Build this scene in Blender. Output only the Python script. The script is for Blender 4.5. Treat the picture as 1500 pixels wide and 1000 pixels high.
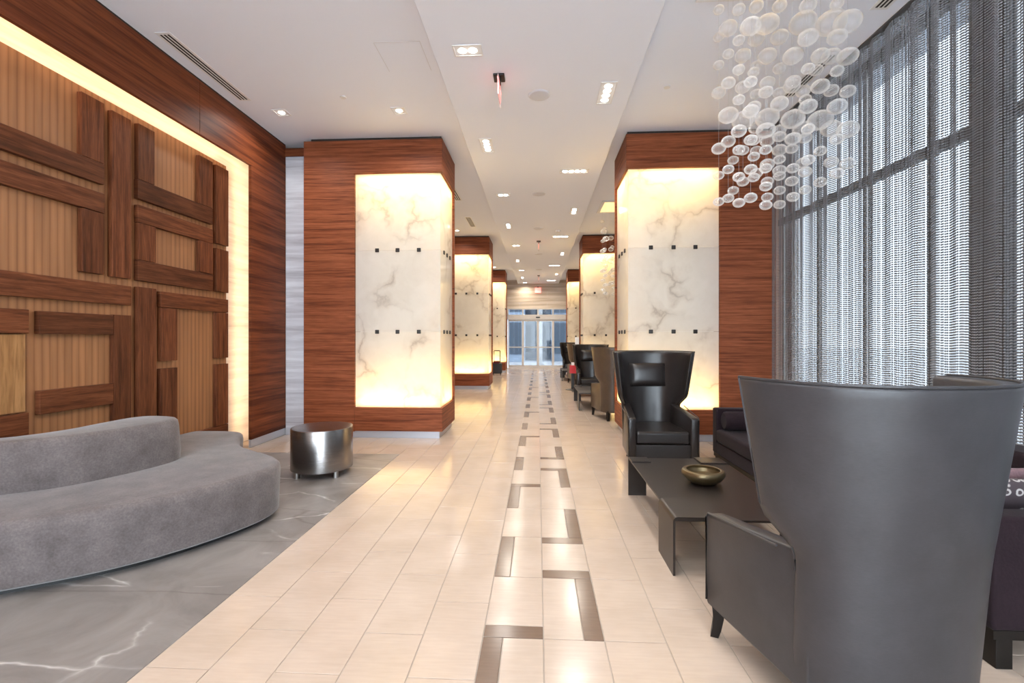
import bpy, bmesh, math, random
from mathutils import Vector, Matrix
random.seed(7)
S = bpy.context.scene
COL = S.collection
for o in list(bpy.data.objects): bpy.data.objects.remove(o)

# ------------------------------------------------------------------ camera
F, CH, HY = 690.0, 1.42, 496.0
TH = math.atan(38 / F); sT, cT = math.sin(TH), math.cos(TH)
cam = bpy.data.cameras.new('camera'); camo = bpy.data.objects.new('camera', cam); COL.objects.link(camo)
camo.location = (0, 0, CH); camo.rotation_euler = (math.pi / 2, 0, TH)
cam.sensor_width = 36; cam.sensor_fit = 'HORIZONTAL'; cam.lens = F / 1500 * 36
cam.shift_y = -(500 - HY) / 1500; cam.clip_start = .02; cam.clip_end = 300
S.camera = camo

# ------------------------------------------------------------------ world, exposure
W = bpy.data.worlds.new('world'); S.world = W; W.use_nodes = True
bg = W.node_tree.nodes['Background']; bg.inputs[0].default_value = (.83, .915, 1, 1); bg.inputs[1].default_value = 8.0
S.view_settings.view_transform = 'Standard'; S.view_settings.look = 'None'
S.view_settings.exposure = 0.68; S.view_settings.gamma = 1; S.view_settings.use_curve_mapping = False
P_DOWN = 13.5          # ceiling downlights, W each
P_ONYX = 9          # lamps behind the onyx
P_COVE = 2.1          # cove strips, W per metre
WARM = (1, .975, .93); ONYXC = (1, .71, .27); COVEC = (1, .66, .36)

# ------------------------------------------------------------------ helpers
def ray(px, py):
    u = (px - 750) / F
    return (-sT + cT * u, cT + sT * u, -(py - HY) / F)
def atz(px, py, z):
    d = ray(px, py); t = (z - CH) / d[2]; return (d[0] * t, d[1] * t)
def proj(x, y, z):
    zc = -x * sT + y * cT
    return 750 + F * (x * cT + y * sT) / zc, HY - F * (z - CH) / zc, zc

def obj(name, me, mat=None, parent=None, loc=(0, 0, 0), rot=(0, 0, 0)):
    o = bpy.data.objects.new(name, me); COL.objects.link(o)
    if mat and me is not None and not me.materials: me.materials.append(mat)
    o.location = loc; o.rotation_euler = rot
    if parent: o.parent = parent
    return o
def tag(o, label=None, cat=None, group=None, kind=None):
    if label: o['label'] = label
    if cat: o['category'] = cat
    if group: o['group'] = group
    if kind: o['kind'] = kind
    return o
def empty(name, loc=(0, 0, 0), rz=0):
    o = bpy.data.objects.new(name, None); COL.objects.link(o); o.location = loc; o.rotation_euler = (0, 0, rz)
    o.empty_display_size = .1
    return o
def copy_tree(o, parent=None):
    c = o.copy(); COL.objects.link(c); c.parent = parent
    for ch in list(o.children): copy_tree(ch, c)
    return c
def mesh(v, f, smooth=False):
    m = bpy.data.meshes.new('mesh'); m.from_pydata(v, [], f); m.update()
    if smooth:
        for p in m.polygons: p.use_smooth = True
    return m
def fin(bm, smooth=None):
    bmesh.ops.recalc_face_normals(bm, faces=bm.faces)
    m = bpy.data.meshes.new('mesh'); bm.to_mesh(m); bm.free()

    return m
def auto_smooth(m, ang=35):
    bm = bmesh.new(); bm.from_mesh(m); a = math.radians(ang)
    for f in bm.faces: f.smooth = True
    for e in bm.edges:
        e.smooth = len(e.link_faces) == 2 and e.calc_face_angle(0) < a
    bm.to_mesh(m); bm.free(); return m
def hard_normals(m):
    acc = [Vector((0, 0, 0)) for _ in m.vertices]
    for p in m.polygons:
        p.use_smooth = True
        for i in p.vertices: acc[i] += p.normal * p.area
    m.normals_split_custom_set_from_vertices([tuple(a.normalized()) for a in acc])
def box(x0, x1, y0, y1, z0, z1, bev=0, seg=2):
    bm = bmesh.new(); bmesh.ops.create_cube(bm, size=1)
    for v in bm.verts:
        v.co = Vector(((x0 + x1) / 2 + v.co.x * (x1 - x0), (y0 + y1) / 2 + v.co.y * (y1 - y0), (z0 + z1) / 2 + v.co.z * (z1 - z0)))
    if bev: bmesh.ops.bevel(bm, geom=bm.edges[:], offset=bev, segments=seg, affect='EDGES', profile=.5)
    m = fin(bm)
    if bev: hard_normals(m)
    return m
def boxes(lst):
    v, f = [], []
    for x0, x1, y0, y1, z0, z1 in lst:
        b = len(v)
        v += [(x0, y0, z0), (x1, y0, z0), (x1, y1, z0), (x0, y1, z0), (x0, y0, z1), (x1, y0, z1), (x1, y1, z1), (x0, y1, z1)]
        f += [[b + i for i in q] for q in ((0, 3, 2, 1), (4, 5, 6, 7), (0, 1, 5, 4), (1, 2, 6, 5), (2, 3, 7, 6), (3, 0, 4, 7))]
    return mesh(v, f)
def lathe(prof, n=32, cap=True, smooth=40):
    v, f = [], []
    for r, z in prof:
        for i in range(n):
            a = 2 * math.pi * i / n; v.append((r * math.cos(a), r * math.sin(a), z))
    for k in range(len(prof) - 1):
        for i in range(n):
            j = (i + 1) % n; f.append((k * n + i, k * n + j, (k + 1) * n + j, (k + 1) * n + i))
    if cap:
        if prof[0][0] > 1e-6: f.append(tuple(reversed(range(n))))
        if prof[-1][0] > 1e-6: f.append(tuple((len(prof) - 1) * n + i for i in range(n)))
    m = mesh(v, f); bm = bmesh.new(); bm.from_mesh(m); bmesh.ops.remove_doubles(bm, verts=bm.verts[:], dist=1e-5)
    bmesh.ops.recalc_face_normals(bm, faces=bm.faces); bm.to_mesh(m); bm.free()
    return auto_smooth(m, smooth)
def tube(pts, r, n=8, closed=False):
    pts = [Vector(p) for p in pts]; v, f = [], []
    rr = r if isinstance(r, (list, tuple)) else [r] * len(pts)
    N = len(pts)
    for i, p in enumerate(pts):
        if closed: d = pts[(i + 1) % N] - pts[i - 1]
        else: d = pts[min(i + 1, N - 1)] - pts[max(i - 1, 0)]
        d.normalize(); a = d.cross(Vector((0, 0, 1)))
        if a.length < 1e-3: a = d.cross(Vector((1, 0, 0)))
        a.normalize(); b = d.cross(a)
        for k in range(n):
            t = 2 * math.pi * k / n; v.append(tuple(p + (a * math.cos(t) + b * math.sin(t)) * rr[i]))
    for i in range(N if closed else N - 1):
        j = (i + 1) % N
        for k in range(n): f.append((i * n + k, i * n + (k + 1) % n, j * n + (k + 1) % n, j * n + k))
    if not closed: f += [tuple(reversed(range(n))), tuple((N - 1) * n + k for k in range(n))]
    return auto_smooth(mesh(v, f), 60)
def spline(pts, per=8, closed=True):
    out = []; N = len(pts)
    for i in range(N if closed else N - 1):
        p = [Vector(pts[(i + k) % N] if closed else pts[max(0, min(N - 1, i + k))]) for k in (-1, 0, 1, 2)]
        for s in range(per):
            t = s / per
            out.append(.5 * ((2 * p[1]) + (p[2] - p[0]) * t + (2 * p[0] - 5 * p[1] + 4 * p[2] - p[3]) * t * t + (3 * p[1] - p[0] - 3 * p[2] + p[3]) * t ** 3))
    if not closed: out.append(Vector(pts[-1]))
    return out
def loft_outline(pts2, layers):
    """closed plan outline (counter-clockwise), layers of (z, inset)"""
    N = len(pts2); nrm = []
    for i in range(N):
        d = pts2[(i + 1) % N] - pts2[i - 1]; nrm.append(Vector((d.y, -d.x)).normalized())
    v, f = [], []
    for z, ins in layers:
        for i in range(N):
            p = pts2[i] - nrm[i] * ins; v.append((p.x, p.y, z))
    for k in range(len(layers) - 1):
        for i in range(N):
            j = (i + 1) % N; f.append((k * N + i, k * N + j, (k + 1) * N + j, (k + 1) * N + i))
    f.append(tuple(reversed(range(N)))); f.append(tuple((len(layers) - 1) * N + i for i in range(N)))
    m = mesh(v, f); bm = bmesh.new(); bm.from_mesh(m)
    bmesh.ops.triangulate(bm, faces=[q for q in bm.faces if len(q.verts) > 4]); bmesh.ops.recalc_face_normals(bm, faces=bm.faces)
    bm.to_mesh(m); bm.free(); return auto_smooth(m, 40)

# ------------------------------------------------------------------ materials
def new_mat(name):
    m = bpy.data.materials.new(name); m.use_nodes = True
    nt = m.node_tree; return m, nt, nt.nodes['Principled BSDF']
def pbr(name, col, rough=.5, metal=0, spec=.5, **kw):
    m, nt, b = new_mat(name)
    b.inputs['Base Color'].default_value = (*col, 1); b.inputs['Roughness'].default_value = rough
    b.inputs['Metallic'].default_value = metal; b.inputs['Specular IOR Level'].default_value = spec
    for k, v in kw.items(): b.inputs[k.replace('_', ' ')].default_value = v
    return m
def emit(name, col, st):
    m, nt, b = new_mat(name); b.inputs['Base Color'].default_value = (.8, .8, .8, 1)
    b.inputs['Emission Color'].default_value = (*col, 1); b.inputs['Emission Strength'].default_value = st; return m
def tex(nt, scale, coord='Object', loc=(0, 0, 0)):
    t = nt.nodes.new('ShaderNodeTexCoord'); mp = nt.nodes.new('ShaderNodeMapping')
    mp.inputs['Scale'].default_value = scale; mp.inputs['Location'].default_value = loc
    nt.links.new(t.outputs[coord], mp.inputs[0]); return mp.outputs[0]
def noise(nt, vec, scale, detail=4, rough=.5, dist=0):
    n = nt.nodes.new('ShaderNodeTexNoise'); n.inputs['Scale'].default_value = scale; n.inputs['Detail'].default_value = detail
    n.inputs['Roughness'].default_value = rough; n.inputs['Distortion'].default_value = dist
    if vec: nt.links.new(vec, n.inputs['Vector'])
    return n.outputs['Fac']
def ramp(nt, fac, stops):
    r = nt.nodes.new('ShaderNodeValToRGB'); e = r.color_ramp.elements
    while len(e) < len(stops): e.new(.5)
    for i, (p, c) in enumerate(stops): e[i].position = p; e[i].color = (*c, 1)
    nt.links.new(fac, r.inputs[0]); return r.outputs[0]
def mix(nt, a, b, fac, mode='MIX'):
    n = nt.nodes.new('ShaderNodeMix'); n.data_type = 'RGBA'; n.blend_type = mode
    for s, x in ((n.inputs[6], a), (n.inputs[7], b), (n.inputs[0], fac)):
        if hasattr(x, 'type') and hasattr(x, 'links'): nt.links.new(x, s)
        elif isinstance(x, (int, float)): s.default_value = x
        else: s.default_value = (*x, 1)
    return n.outputs[2]
def bump(nt, b, h, strength=.1, dist=.01):
    n = nt.nodes.new('ShaderNodeBump'); n.inputs['Strength'].default_value = strength; n.inputs['Distance'].default_value = dist
    nt.links.new(h, n.inputs['Height']); nt.links.new(n.outputs[0], b.inputs['Normal'])
def wood(name, dark, mid, light, scale, rough=.38, rnd=0.0, coat=0.0, freq=1.0):
    m, nt, b = new_mat(name)
    v = tex(nt, scale)
    if rnd:
        oi = nt.nodes.new('ShaderNodeObjectInfo'); ad = nt.nodes.new('ShaderNodeVectorMath'); ad.operation = 'MULTIPLY_ADD'
        cb = nt.nodes.new('ShaderNodeCombineXYZ')
        for i in range(3): nt.links.new(oi.outputs['Random'], cb.inputs[i])
        nt.links.new(cb.outputs[0], ad.inputs[0]); ad.inputs[1].default_value = (37, 53, 71); nt.links.new(v, ad.inputs[2]); v = ad.outputs[0]
    n1 = noise(nt, v, 1.0 * freq, 3, .55, .7); n2 = noise(nt, v, 5.5 * freq, 4, .6, .3)
    c1 = ramp(nt, n1, [(.30, dark), (.48, mid), (.70, light)])
    c2 = ramp(nt, n2, [(.36, (.62, .58, .55)), (.60, (1.12, 1.1, 1.08))])
    c = mix(nt, c1, c2, .75, 'MULTIPLY')
    if rnd:
        hsv = nt.nodes.new('ShaderNodeHueSaturation'); mr = nt.nodes.new('ShaderNodeMapRange')
        mr.inputs['To Min'].default_value = 1 - rnd; mr.inputs['To Max'].default_value = 1 + rnd
        nt.links.new(oi.outputs['Random'], mr.inputs[0]); nt.links.new(mr.outputs[0], hsv.inputs['Value']); nt.links.new(c, hsv.inputs['Color']); c = hsv.outputs[0]
    nt.links.new(c, b.inputs['Base Color']); b.inputs['Roughness'].default_value = rough; b.inputs['Specular IOR Level'].default_value = .18
    b.inputs['Coat Weight'].default_value = coat; b.inputs['Coat Roughness'].default_value = .25
    bump(nt, b, n2, .04, .002)
    return m

M = {}
M['ceil'] = pbr('ceiling_paint', (.86, .90, .985), .7)
M['plaster'] = pbr('wall_paint', (.75, .72, .69), .7)
M['wood_col'] = wood('column_veneer', (.115, .029, .011), (.225, .062, .023), (.32, .100, .041), (.55, .55, 20), .5, freq=1.7)
M['wood_frame'] = wood('frame_veneer', (.068, .016, .006), (.150, .039, .014), (.235, .070, .026), (.5, .5, 12), .5)
M['wood_barh'] = wood('walnut_bar_horizontal', (.056, .016, .006), (.112, .034, .013), (.165, .056, .023), (1.5, 1.5, 26), .55, rnd=.25)
M['wood_barv'] = wood('walnut_bar_vertical', (.056, .016, .006), (.112, .034, .013), (.165, .056, .023), (26, 26, 1.5), .55, rnd=.25)
M['wood_light'] = wood('teak_light', (.24, .115, .042), (.34, .175, .07), (.42, .23, .10), (9, 9, .7), .5)
# golden backing with narrow vertical lines
m, nt, b = new_mat('ribbed_backing'); v = tex(nt, (1, 1, 1))
w = nt.nodes.new('ShaderNodeTexWave'); w.wave_type = 'BANDS'; w.bands_direction = 'Y'; w.inputs['Scale'].default_value = 5.2; w.inputs['Distortion'].default_value = .25
nt.links.new(v, w.inputs['Vector'])
c1 = ramp(nt, w.outputs['Fac'], [(.0, (.22, .092, .036)), (.15, (.29, .128, .052)), (1, (.325, .148, .063))])
c2 = ramp(nt, noise(nt, tex(nt, (1, 14, .8)), 1.2, 4), [(.35, (.82, .80, .78)), (.65, (1.08, 1.06, 1.04))])
nt.links.new(mix(nt, c1, c2, 1.0, 'MULTIPLY'), b.inputs['Base Color']); b.inputs['Roughness'].default_value = .5
bump(nt, b, w.outputs['Fac'], .12, .004); M['backing'] = m
# striated marble (vertical strip, end wall, cove)
def striated(name, a, b_, c_, sc, rough=.3):
    m, nt, b = new_mat(name); v = tex(nt, sc); n = noise(nt, v, 1.0, 6, .6, .5)
    nt.links.new(ramp(nt, n, [(.32, a), (.5, b_), (.68, c_)]), b.inputs['Base Color']); b.inputs['Roughness'].default_value = rough; return m
M['strip'] = striated('grey_wood_marble', (.40, .38, .41), (.56, .55, .58), (.70, .70, .73), (.7, .7, 11))
M['strip_warm'] = striated('cove_marble', (.52, .47, .44), (.66, .61, .57), (.76, .72, .68), (.7, .7, 11))
M['endwall'] = striated('end_wall_travertine', (.34, .265, .19), (.50, .40, .30), (.62, .51, .40), (.35, .35, 9))
# floor porcelain
def porcelain(name, base, var, rough):
    m, nt, b = new_mat(name); v = tex(nt, (1, 1, 1), 'Object')
    g = nt.nodes.new('ShaderNodeNewGeometry')
    mp = nt.nodes.new('ShaderNodeMapping'); mp.inputs['Scale'].default_value = (3, 30, 1); nt.links.new(g.outputs['Position'], mp.inputs[0])
    n = noise(nt, mp.outputs[0], 2.0, 5, .6); n2 = noise(nt, g.outputs['Position'], 2.6, 4)
    c = mix(nt, ramp(nt, n, [(.3, tuple(x * (1 - var) for x in base)), (.7, tuple(min(1, x * (1 + var)) for x in base))]),
            ramp(nt, n2, [(.35, (.93, .92, .90)), (.65, (1.03, 1.03, 1.03))]), 1.0, 'MULTIPLY')
    nt.links.new(c, b.inputs['Base Color']); b.inputs['Roughness'].default_value = rough; b.inputs['Specular IOR Level'].default_value = .36
    return m
M['tile'] = porcelain('beige_porcelain', (.485, .382, .308), .045, .17)
M['inlay'] = porcelain('taupe_porcelain', (.165, .105, .072), .10, .17)
M['grout'] = pbr('grout', (.36, .30, .25), .8)
# grey veined marble floor
m, nt, b = new_mat('grey_marble_floor'); v = tex(nt, (1, 1, 1))
base = ramp(nt, noise(nt, v, 2.2, 7, .62, .8), [(.3, (.145, .127, .117)), (.5, (.207, .183, .170)), (.72, (.27, .243, .227))])
rotm = nt.nodes.new('ShaderNodeMapping'); rotm.inputs['Rotation'].default_value = (0, 0, math.radians(35)); rotm.inputs['Scale'].default_value = (.55, 1.5, 1); nt.links.new(v, rotm.inputs[0])
dn = nt.nodes.new('ShaderNodeTexNoise'); dn.inputs['Scale'].default_value = 1.4; dn.inputs['Detail'].default_value = 5; nt.links.new(rotm.outputs[0], dn.inputs['Vector'])
ml = nt.nodes.new('ShaderNodeVectorMath'); ml.operation = 'MULTIPLY_ADD'; nt.links.new(dn.outputs['Color'], ml.inputs[0]); ml.inputs[1].default_value = (.55, .55, .55); nt.links.new(rotm.outputs[0], ml.inputs[2])
vo = nt.nodes.new('ShaderNodeTexVoronoi'); vo.feature = 'DISTANCE_TO_EDGE'; vo.inputs['Scale'].default_value = 1.1; nt.links.new(ml.outputs[0], vo.inputs['Vector'])
vein = ramp(nt, vo.outputs['Distance'], [(.0, (.8, .8, .8)), (.006, (.35, .35, .35)), (.018, (0, 0, 0))])
msk = ramp(nt, noise(nt, v, 1.7, 3), [(.42, (0, 0, 0)), (.6, (1, 1, 1))])
vm = mix(nt, vein, msk, 1.0, 'MULTIPLY')
bw = nt.nodes.new('ShaderNodeRGBToBW'); nt.links.new(vm, bw.inputs[0])
vo2 = nt.nodes.new('ShaderNodeTexVoronoi'); vo2.feature = 'DISTANCE_TO_EDGE'; vo2.inputs['Scale'].default_value = .8; vo2.inputs['Randomness'].default_value = .9
ml2 = nt.nodes.new('ShaderNodeVectorMath'); ml2.operation = 'ADD'; ml2.inputs[1].default_value = (3.3, 7.1, 0); nt.links.new(ml.outputs[0], ml2.inputs[0]); nt.links.new(ml2.outputs[0], vo2.inputs['Vector'])
dv = ramp(nt, vo2.outputs['Distance'], [(0, (.62, .58, .56)), (.012, (1, 1, 1))])
cc = mix(nt, mix(nt, base, (.66, .62, .59), bw.outputs[0]), dv, .8, 'MULTIPLY')
nt.links.new(cc, b.inputs['Base Color']); b.inputs['Roughness'].default_value = .42; M['marble'] = m
# onyx: translucent sheet
def onyx(name, seed):
    m, nt, b = new_mat(name); v = tex(nt, (1, 1, 1), 'Object', (seed, seed * 1.7, seed * .6))
    g = nt.nodes.new('ShaderNodeNewGeometry'); mp = nt.nodes.new('ShaderNodeMapping'); mp.inputs['Location'].default_value = (seed, seed * 1.7, seed * .6)
    nt.links.new(g.outputs['Position'], mp.inputs[0]); v = mp.outputs[0]
    dn = nt.nodes.new('ShaderNodeTexNoise'); dn.inputs['Scale'].default_value = 2.3; dn.inputs['Detail'].default_value = 5; nt.links.new(v, dn.inputs['Vector'])
    ml = nt.nodes.new('ShaderNodeVectorMath'); ml.operation = 'MULTIPLY_ADD'; nt.links.new(dn.outputs['Color'], ml.inputs[0]); ml.inputs[1].default_value = (.9, .9, .9); nt.links.new(v, ml.inputs[2])
    vo = nt.nodes.new('ShaderNodeTexVoronoi'); vo.feature = 'DISTANCE_TO_EDGE'; vo.inputs['Scale'].default_value = 1.25; nt.links.new(ml.outputs[0], vo.inputs['Vector'])
    vein = ramp(nt, vo.outputs['Distance'], [(0, (.66, .62, .59)), (.035, (.86, .83, .80)), (.12, (.98, .975, .965))])
    msk = ramp(nt, noise(nt, v, 1.5, 3), [(.45, (0, 0, 0)), (.62, (1, 1, 1))])
    bw = nt.nodes.new('ShaderNodeRGBToBW'); nt.links.new(msk, bw.inputs[0])
    cl = ramp(nt, noise(nt, ml.outputs[0], 1.6, 5, .6), [(.3, (.87, .85, .82)), (.6, (.955, .945, .93))])
    c = mix(nt, mix(nt, cl, mix(nt, cl, vein, 1.0, 'MULTIPLY'), bw.outputs[0]), (.86, .85, .84), 1.0, 'MULTIPLY')
    tr = nt.nodes.new('ShaderNodeBsdfTranslucent'); nt.links.new(mix(nt, c, (1, .95, .84), 1.0, 'MULTIPLY'), tr.inputs[0])
    b.inputs['Roughness'].default_value = .12; nt.links.new(c, b.inputs['Base Color'])
    mx = nt.nodes.new('ShaderNodeMixShader'); mx.inputs[0].default_value = .5
    nt.links.new(b.outputs[0], mx.inputs[1]); nt.links.new(tr.outputs[0], mx.inputs[2])
    nt.links.new(mx.outputs[0], nt.nodes['Material Output'].inputs[0]); return m
M['onyx'] = onyx('onyx', 3.1)
M['white_in'] = pbr('lightbox_white', (.88, .87, .84), .8)
M['bolt'] = pbr('dark_bronze_bolt', (.045, .04, .037), .35, .7)
M['reveal'] = pbr('dark_reveal', (.02, .018, .016), .8)
M['plinth'] = pbr('brushed_plinth', (.50, .50, .54), .35, .3)
def fabric(name, base, var, scale=90, rough=.9, sheen=.3):
    m, nt, b = new_mat(name); v = tex(nt, (1, 1, 1))
    n = noise(nt, v, 5, 5, .7); n2 = noise(nt, v, scale, 3)
    c = mix(nt, ramp(nt, n, [(.32, tuple(x * (1 - var) for x in base)), (.68, tuple(x * (1 + var) for x in base))]),
            ramp(nt, n2, [(.3, (.82, .82, .82)), (.7, (1.12, 1.12, 1.12))]), 1, 'MULTIPLY')
    nt.links.new(c, b.inputs['Base Color']); b.inputs['Roughness'].default_value = rough
    b.inputs['Specular IOR Level'].default_value = .2; b.inputs['Sheen Weight'].default_value = sheen; b.inputs['Sheen Roughness'].default_value = .4
    bump(nt, b, n2, .25, .004); return m
M['velvet'] = fabric('grey_velvet', (.128, .107, .104), .24)
M['aub'] = fabric('aubergine_velvet', (.017, .009, .012), .15, sheen=.04)
M['pinkf'] = fabric('mauve_satin', (.22, .13, .14), .08, rough=.5)
def leather(name, base, rough=.29):
    m, nt, b = new_mat(name); v = tex(nt, (1, 1, 1))
    n = noise(nt, v, 7, 5, .65); n2 = noise(nt, tex(nt, (1, 1, 6)), 60, 3, .6)
    c = mix(nt, ramp(nt, n, [(.3, tuple(x * .82 for x in base)), (.7, tuple(x * 1.18 for x in base))]), ramp(nt, n2, [(.3, (.9, .9, .9)), (.7, (1.08, 1.08, 1.08))]), 1, 'MULTIPLY')
    nt.links.new(c, b.inputs['Base Color']); b.inputs['Roughness'].default_value = rough; b.inputs['Specular IOR Level'].default_value = .5
    bump(nt, b, n2, .05, .002); return m
M['leather'] = leather('dark_brown_leather', (.018, .014, .013))
M['leather_daylit'] = leather('daylit_leather', (.036, .034, .037), .40)  # same leather, daylight on the near chair put into its grey
M['leather_warmlit'] = leather('warmlit_leather', (.075, .048, .030))  # same leather, warm lamplight put into its brown
M['darkwood'] = pbr('espresso_wood', (.008, .006, .005), .45, 0, .3)
M['blackened'] = pbr('blackened_steel', (.030, .022, .018), .38, .3)
M['blacksteel'] = pbr('black_steel', (.018, .018, .02), .4, .3)
M['bronze'] = pbr('aged_brass', (.20, .15, .08), .36, .8)
# drum: brushed steel
m, nt, b = new_mat('brushed_steel'); n = noise(nt, tex(nt, (2, 2, 90)), 3, 3)
nt.links.new(ramp(nt, n, [(.3, (.24, .225, .215)), (.7, (.34, .32, .31))]), b.inputs['Base Color']); b.inputs['Metallic'].default_value = 1; b.inputs['Roughness'].default_value = .27; M['drum'] = m
M['steel'] = pbr('satin_steel', (.45, .44, .43), .3, 1)
M['alu'] = pbr('champagne_aluminium', (.52, .46, .40), .4, .5)
M['trim_white'] = pbr('white_trim', (.8, .8, .8), .5)
M['lamp'] = emit('lamp_glow', (1, .93, .82), 14)
M['gold'] = emit('canopy_glow', (1, .66, .24), .75)
M['speaker'] = pbr('speaker_grille', (.70, .71, .75), .7)
M['cable'] = pbr('clear_cable', (.45, .45, .45), .6)
M['black'] = pbr('black_plastic', (.012, .012, .012), .45)
M['red'] = pbr('red_plastic', (.55, .02, .03), .4)
M['darkred'] = pbr('dark_red_fabric', (.10, .010, .012), .8)
M['farglass'] = pbr('far_window', (.13, .17, .22), .2)
M['redlit'] = emit('red_sign_glow', (1, .09, .07), 1.4)
M['whitep'] = pbr('white_plastic', (.8, .8, .8), .4)
M['link'] = pbr('anodised_chain', (.26, .26, .275), .45, .5)
M['bronzeframe'] = pbr('dark_bronze_frame', (.085, .078, .075), .5)
M['concrete'] = pbr('concrete', (.78, .79, .80), .8)
def clear(name, col, k, f0, bumpy=0, rim_white=0):
    m, nt, b = new_mat(name); nt.nodes.remove(b)
    t = nt.nodes.new('ShaderNodeBsdfTransparent'); t.inputs[0].default_value = (*col, 1)
    g = nt.nodes.new('ShaderNodeBsdfGlossy'); g.inputs['Roughness'].default_value = .03
    fr = nt.nodes.new('ShaderNodeLayerWeight'); fr.inputs['Blend'].default_value = .5
    pw = nt.nodes.new('ShaderNodeMath'); pw.operation = 'POWER'; pw.inputs[1].default_value = f0; nt.links.new(fr.outputs['Facing'], pw.inputs[0])
    mm = nt.nodes.new('ShaderNodeMath'); mm.operation = 'MULTIPLY_ADD'; mm.use_clamp = True; mm.inputs[1].default_value = k; mm.inputs[2].default_value = .04; nt.links.new(pw.outputs[0], mm.inputs[0])
    if bumpy:
        bn = nt.nodes.new('ShaderNodeBump'); bn.inputs['Strength'].default_value = bumpy; bn.inputs['Distance'].default_value = .01
        nt.links.new(noise(nt, tex(nt, (1, 1, 1)), 38, 2), bn.inputs['Height']); nt.links.new(bn.outputs[0], g.inputs['Normal']); nt.links.new(bn.outputs[0], fr.inputs['Normal'])
    mx = nt.nodes.new('ShaderNodeMixShader'); nt.links.new(mm.outputs[0], mx.inputs[0]); nt.links.new(t.outputs[0], mx.inputs[1]); nt.links.new(g.outputs[0], mx.inputs[2])
    out = mx.outputs[0]
    if rim_white:  # white mixed in, strongest at the rim, imitating bright glass reflections
        df = nt.nodes.new('ShaderNodeBsdfDiffuse'); df.inputs[0].default_value = (.95, .95, .95, 1); tl = nt.nodes.new('ShaderNodeBsdfTranslucent'); tl.inputs[0].default_value = (.95, .95, .95, 1)
        m1 = nt.nodes.new('ShaderNodeMixShader'); m1.inputs[0].default_value = .5; nt.links.new(df.outputs[0], m1.inputs[1]); nt.links.new(tl.outputs[0], m1.inputs[2])
        m2 = nt.nodes.new('ShaderNodeMixShader'); m2.inputs[0].default_value = rim_white; hz = nt.nodes.new('ShaderNodeMath'); hz.operation = 'MULTIPLY_ADD'; hz.inputs[1].default_value = rim_white; hz.inputs[2].default_value = .09; p2 = nt.nodes.new('ShaderNodeMath'); p2.operation = 'POWER'; p2.inputs[1].default_value = 3.2; nt.links.new(fr.outputs['Facing'], p2.inputs[0]); nt.links.new(p2.outputs[0], hz.inputs[0]); nt.links.new(hz.outputs[0], m2.inputs[0]); nt.links.new(out, m2.inputs[1]); nt.links.new(m1.outputs[0], m2.inputs[2]); out = m2.outputs[0]
    nt.links.new(out, nt.nodes['Material Output'].inputs[0]); return m
M['glass'] = clear('window_glass', (.96, .98, .99), .9, 5)
M['tinted'] = clear('sky_dimming_glass', (.345, .355, .365), .9, 5)  # tint added to hold back the bright sky behind these panes
M['bubble'] = clear('blown_glass', (.985, .985, .985), .9, 2.2, .5, .9)
# patterned cushion
m, nt, b = new_mat('ring_print'); v = tex(nt, (1, 1, 1)); vo = nt.nodes.new('ShaderNodeTexVoronoi'); vo.inputs['Scale'].default_value = 24; vo.inputs['Randomness'].default_value = .35; nt.links.new(v, vo.inputs['Vector'])
nt.links.new(ramp(nt, vo.outputs['Distance'], [(.22, (.05, .035, .04)), (.27, (.42, .38, .36)), (.40, (.42, .38, .36)), (.46, (.05, .035, .04))]), b.inputs['Base Color']); b.inputs['Roughness'].default_value = .8; M['print'] = m

def area(name, parent, loc, rot, sx, sy, power, col, spread=180):
    l = bpy.data.lights.new(name, 'AREA'); l.shape = 'RECTANGLE'; l.size = sx; l.size_y = sy; l.energy = power; l.color = col; l.spread = math.radians(spread)
    o = bpy.data.objects.new(name, l); COL.objects.link(o); o.location = loc; o.rotation_euler = rot
    if parent: o.parent = parent
    return o

# ================================================================== STRUCTURE
XL, XR, ZC, ZM, YE, YB = -3.74, 3.24, 4.30, 4.13, 23.2, -4.0
# ---- floor
floor = empty('floor'); tag(floor, kind='structure')
obj('grout_bed', boxes([(-4.2, 3.8, YB, YE + .1, -.10, -.004)]), M['grout'], floor)
obj('marble_slab', box(XL - .35, -1.703, YB, 5.715, -.012, 0, .0015, 1), M['marble'], floor)
TW, TL, X0, Y0, GAP = .2873, .5715, .026, 2.235, .0022
cache = {}
def tile_mesh(w, l):
    k = (round(w, 3), round(l, 3))
    if k not in cache:
        bm = bmesh.new(); bmesh.ops.create_cube(bm, size=1)
        for v in bm.verts: v.co = Vector((v.co.x * (w - 2 * GAP), v.co.y * (l - 2 * GAP), v.co.z * .012 - .006))
        top = [e for e in bm.edges if all(v.co.z > -.001 for v in e.verts)]
        bmesh.ops.bevel(bm, geom=top, offset=.0015, segments=1, affect='EDGES'); cache[k] = fin(bm)
    return cache[k]
pieces = []      # (x0,x1,y0,y1,dark)
TH3 = TW / 3
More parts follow.
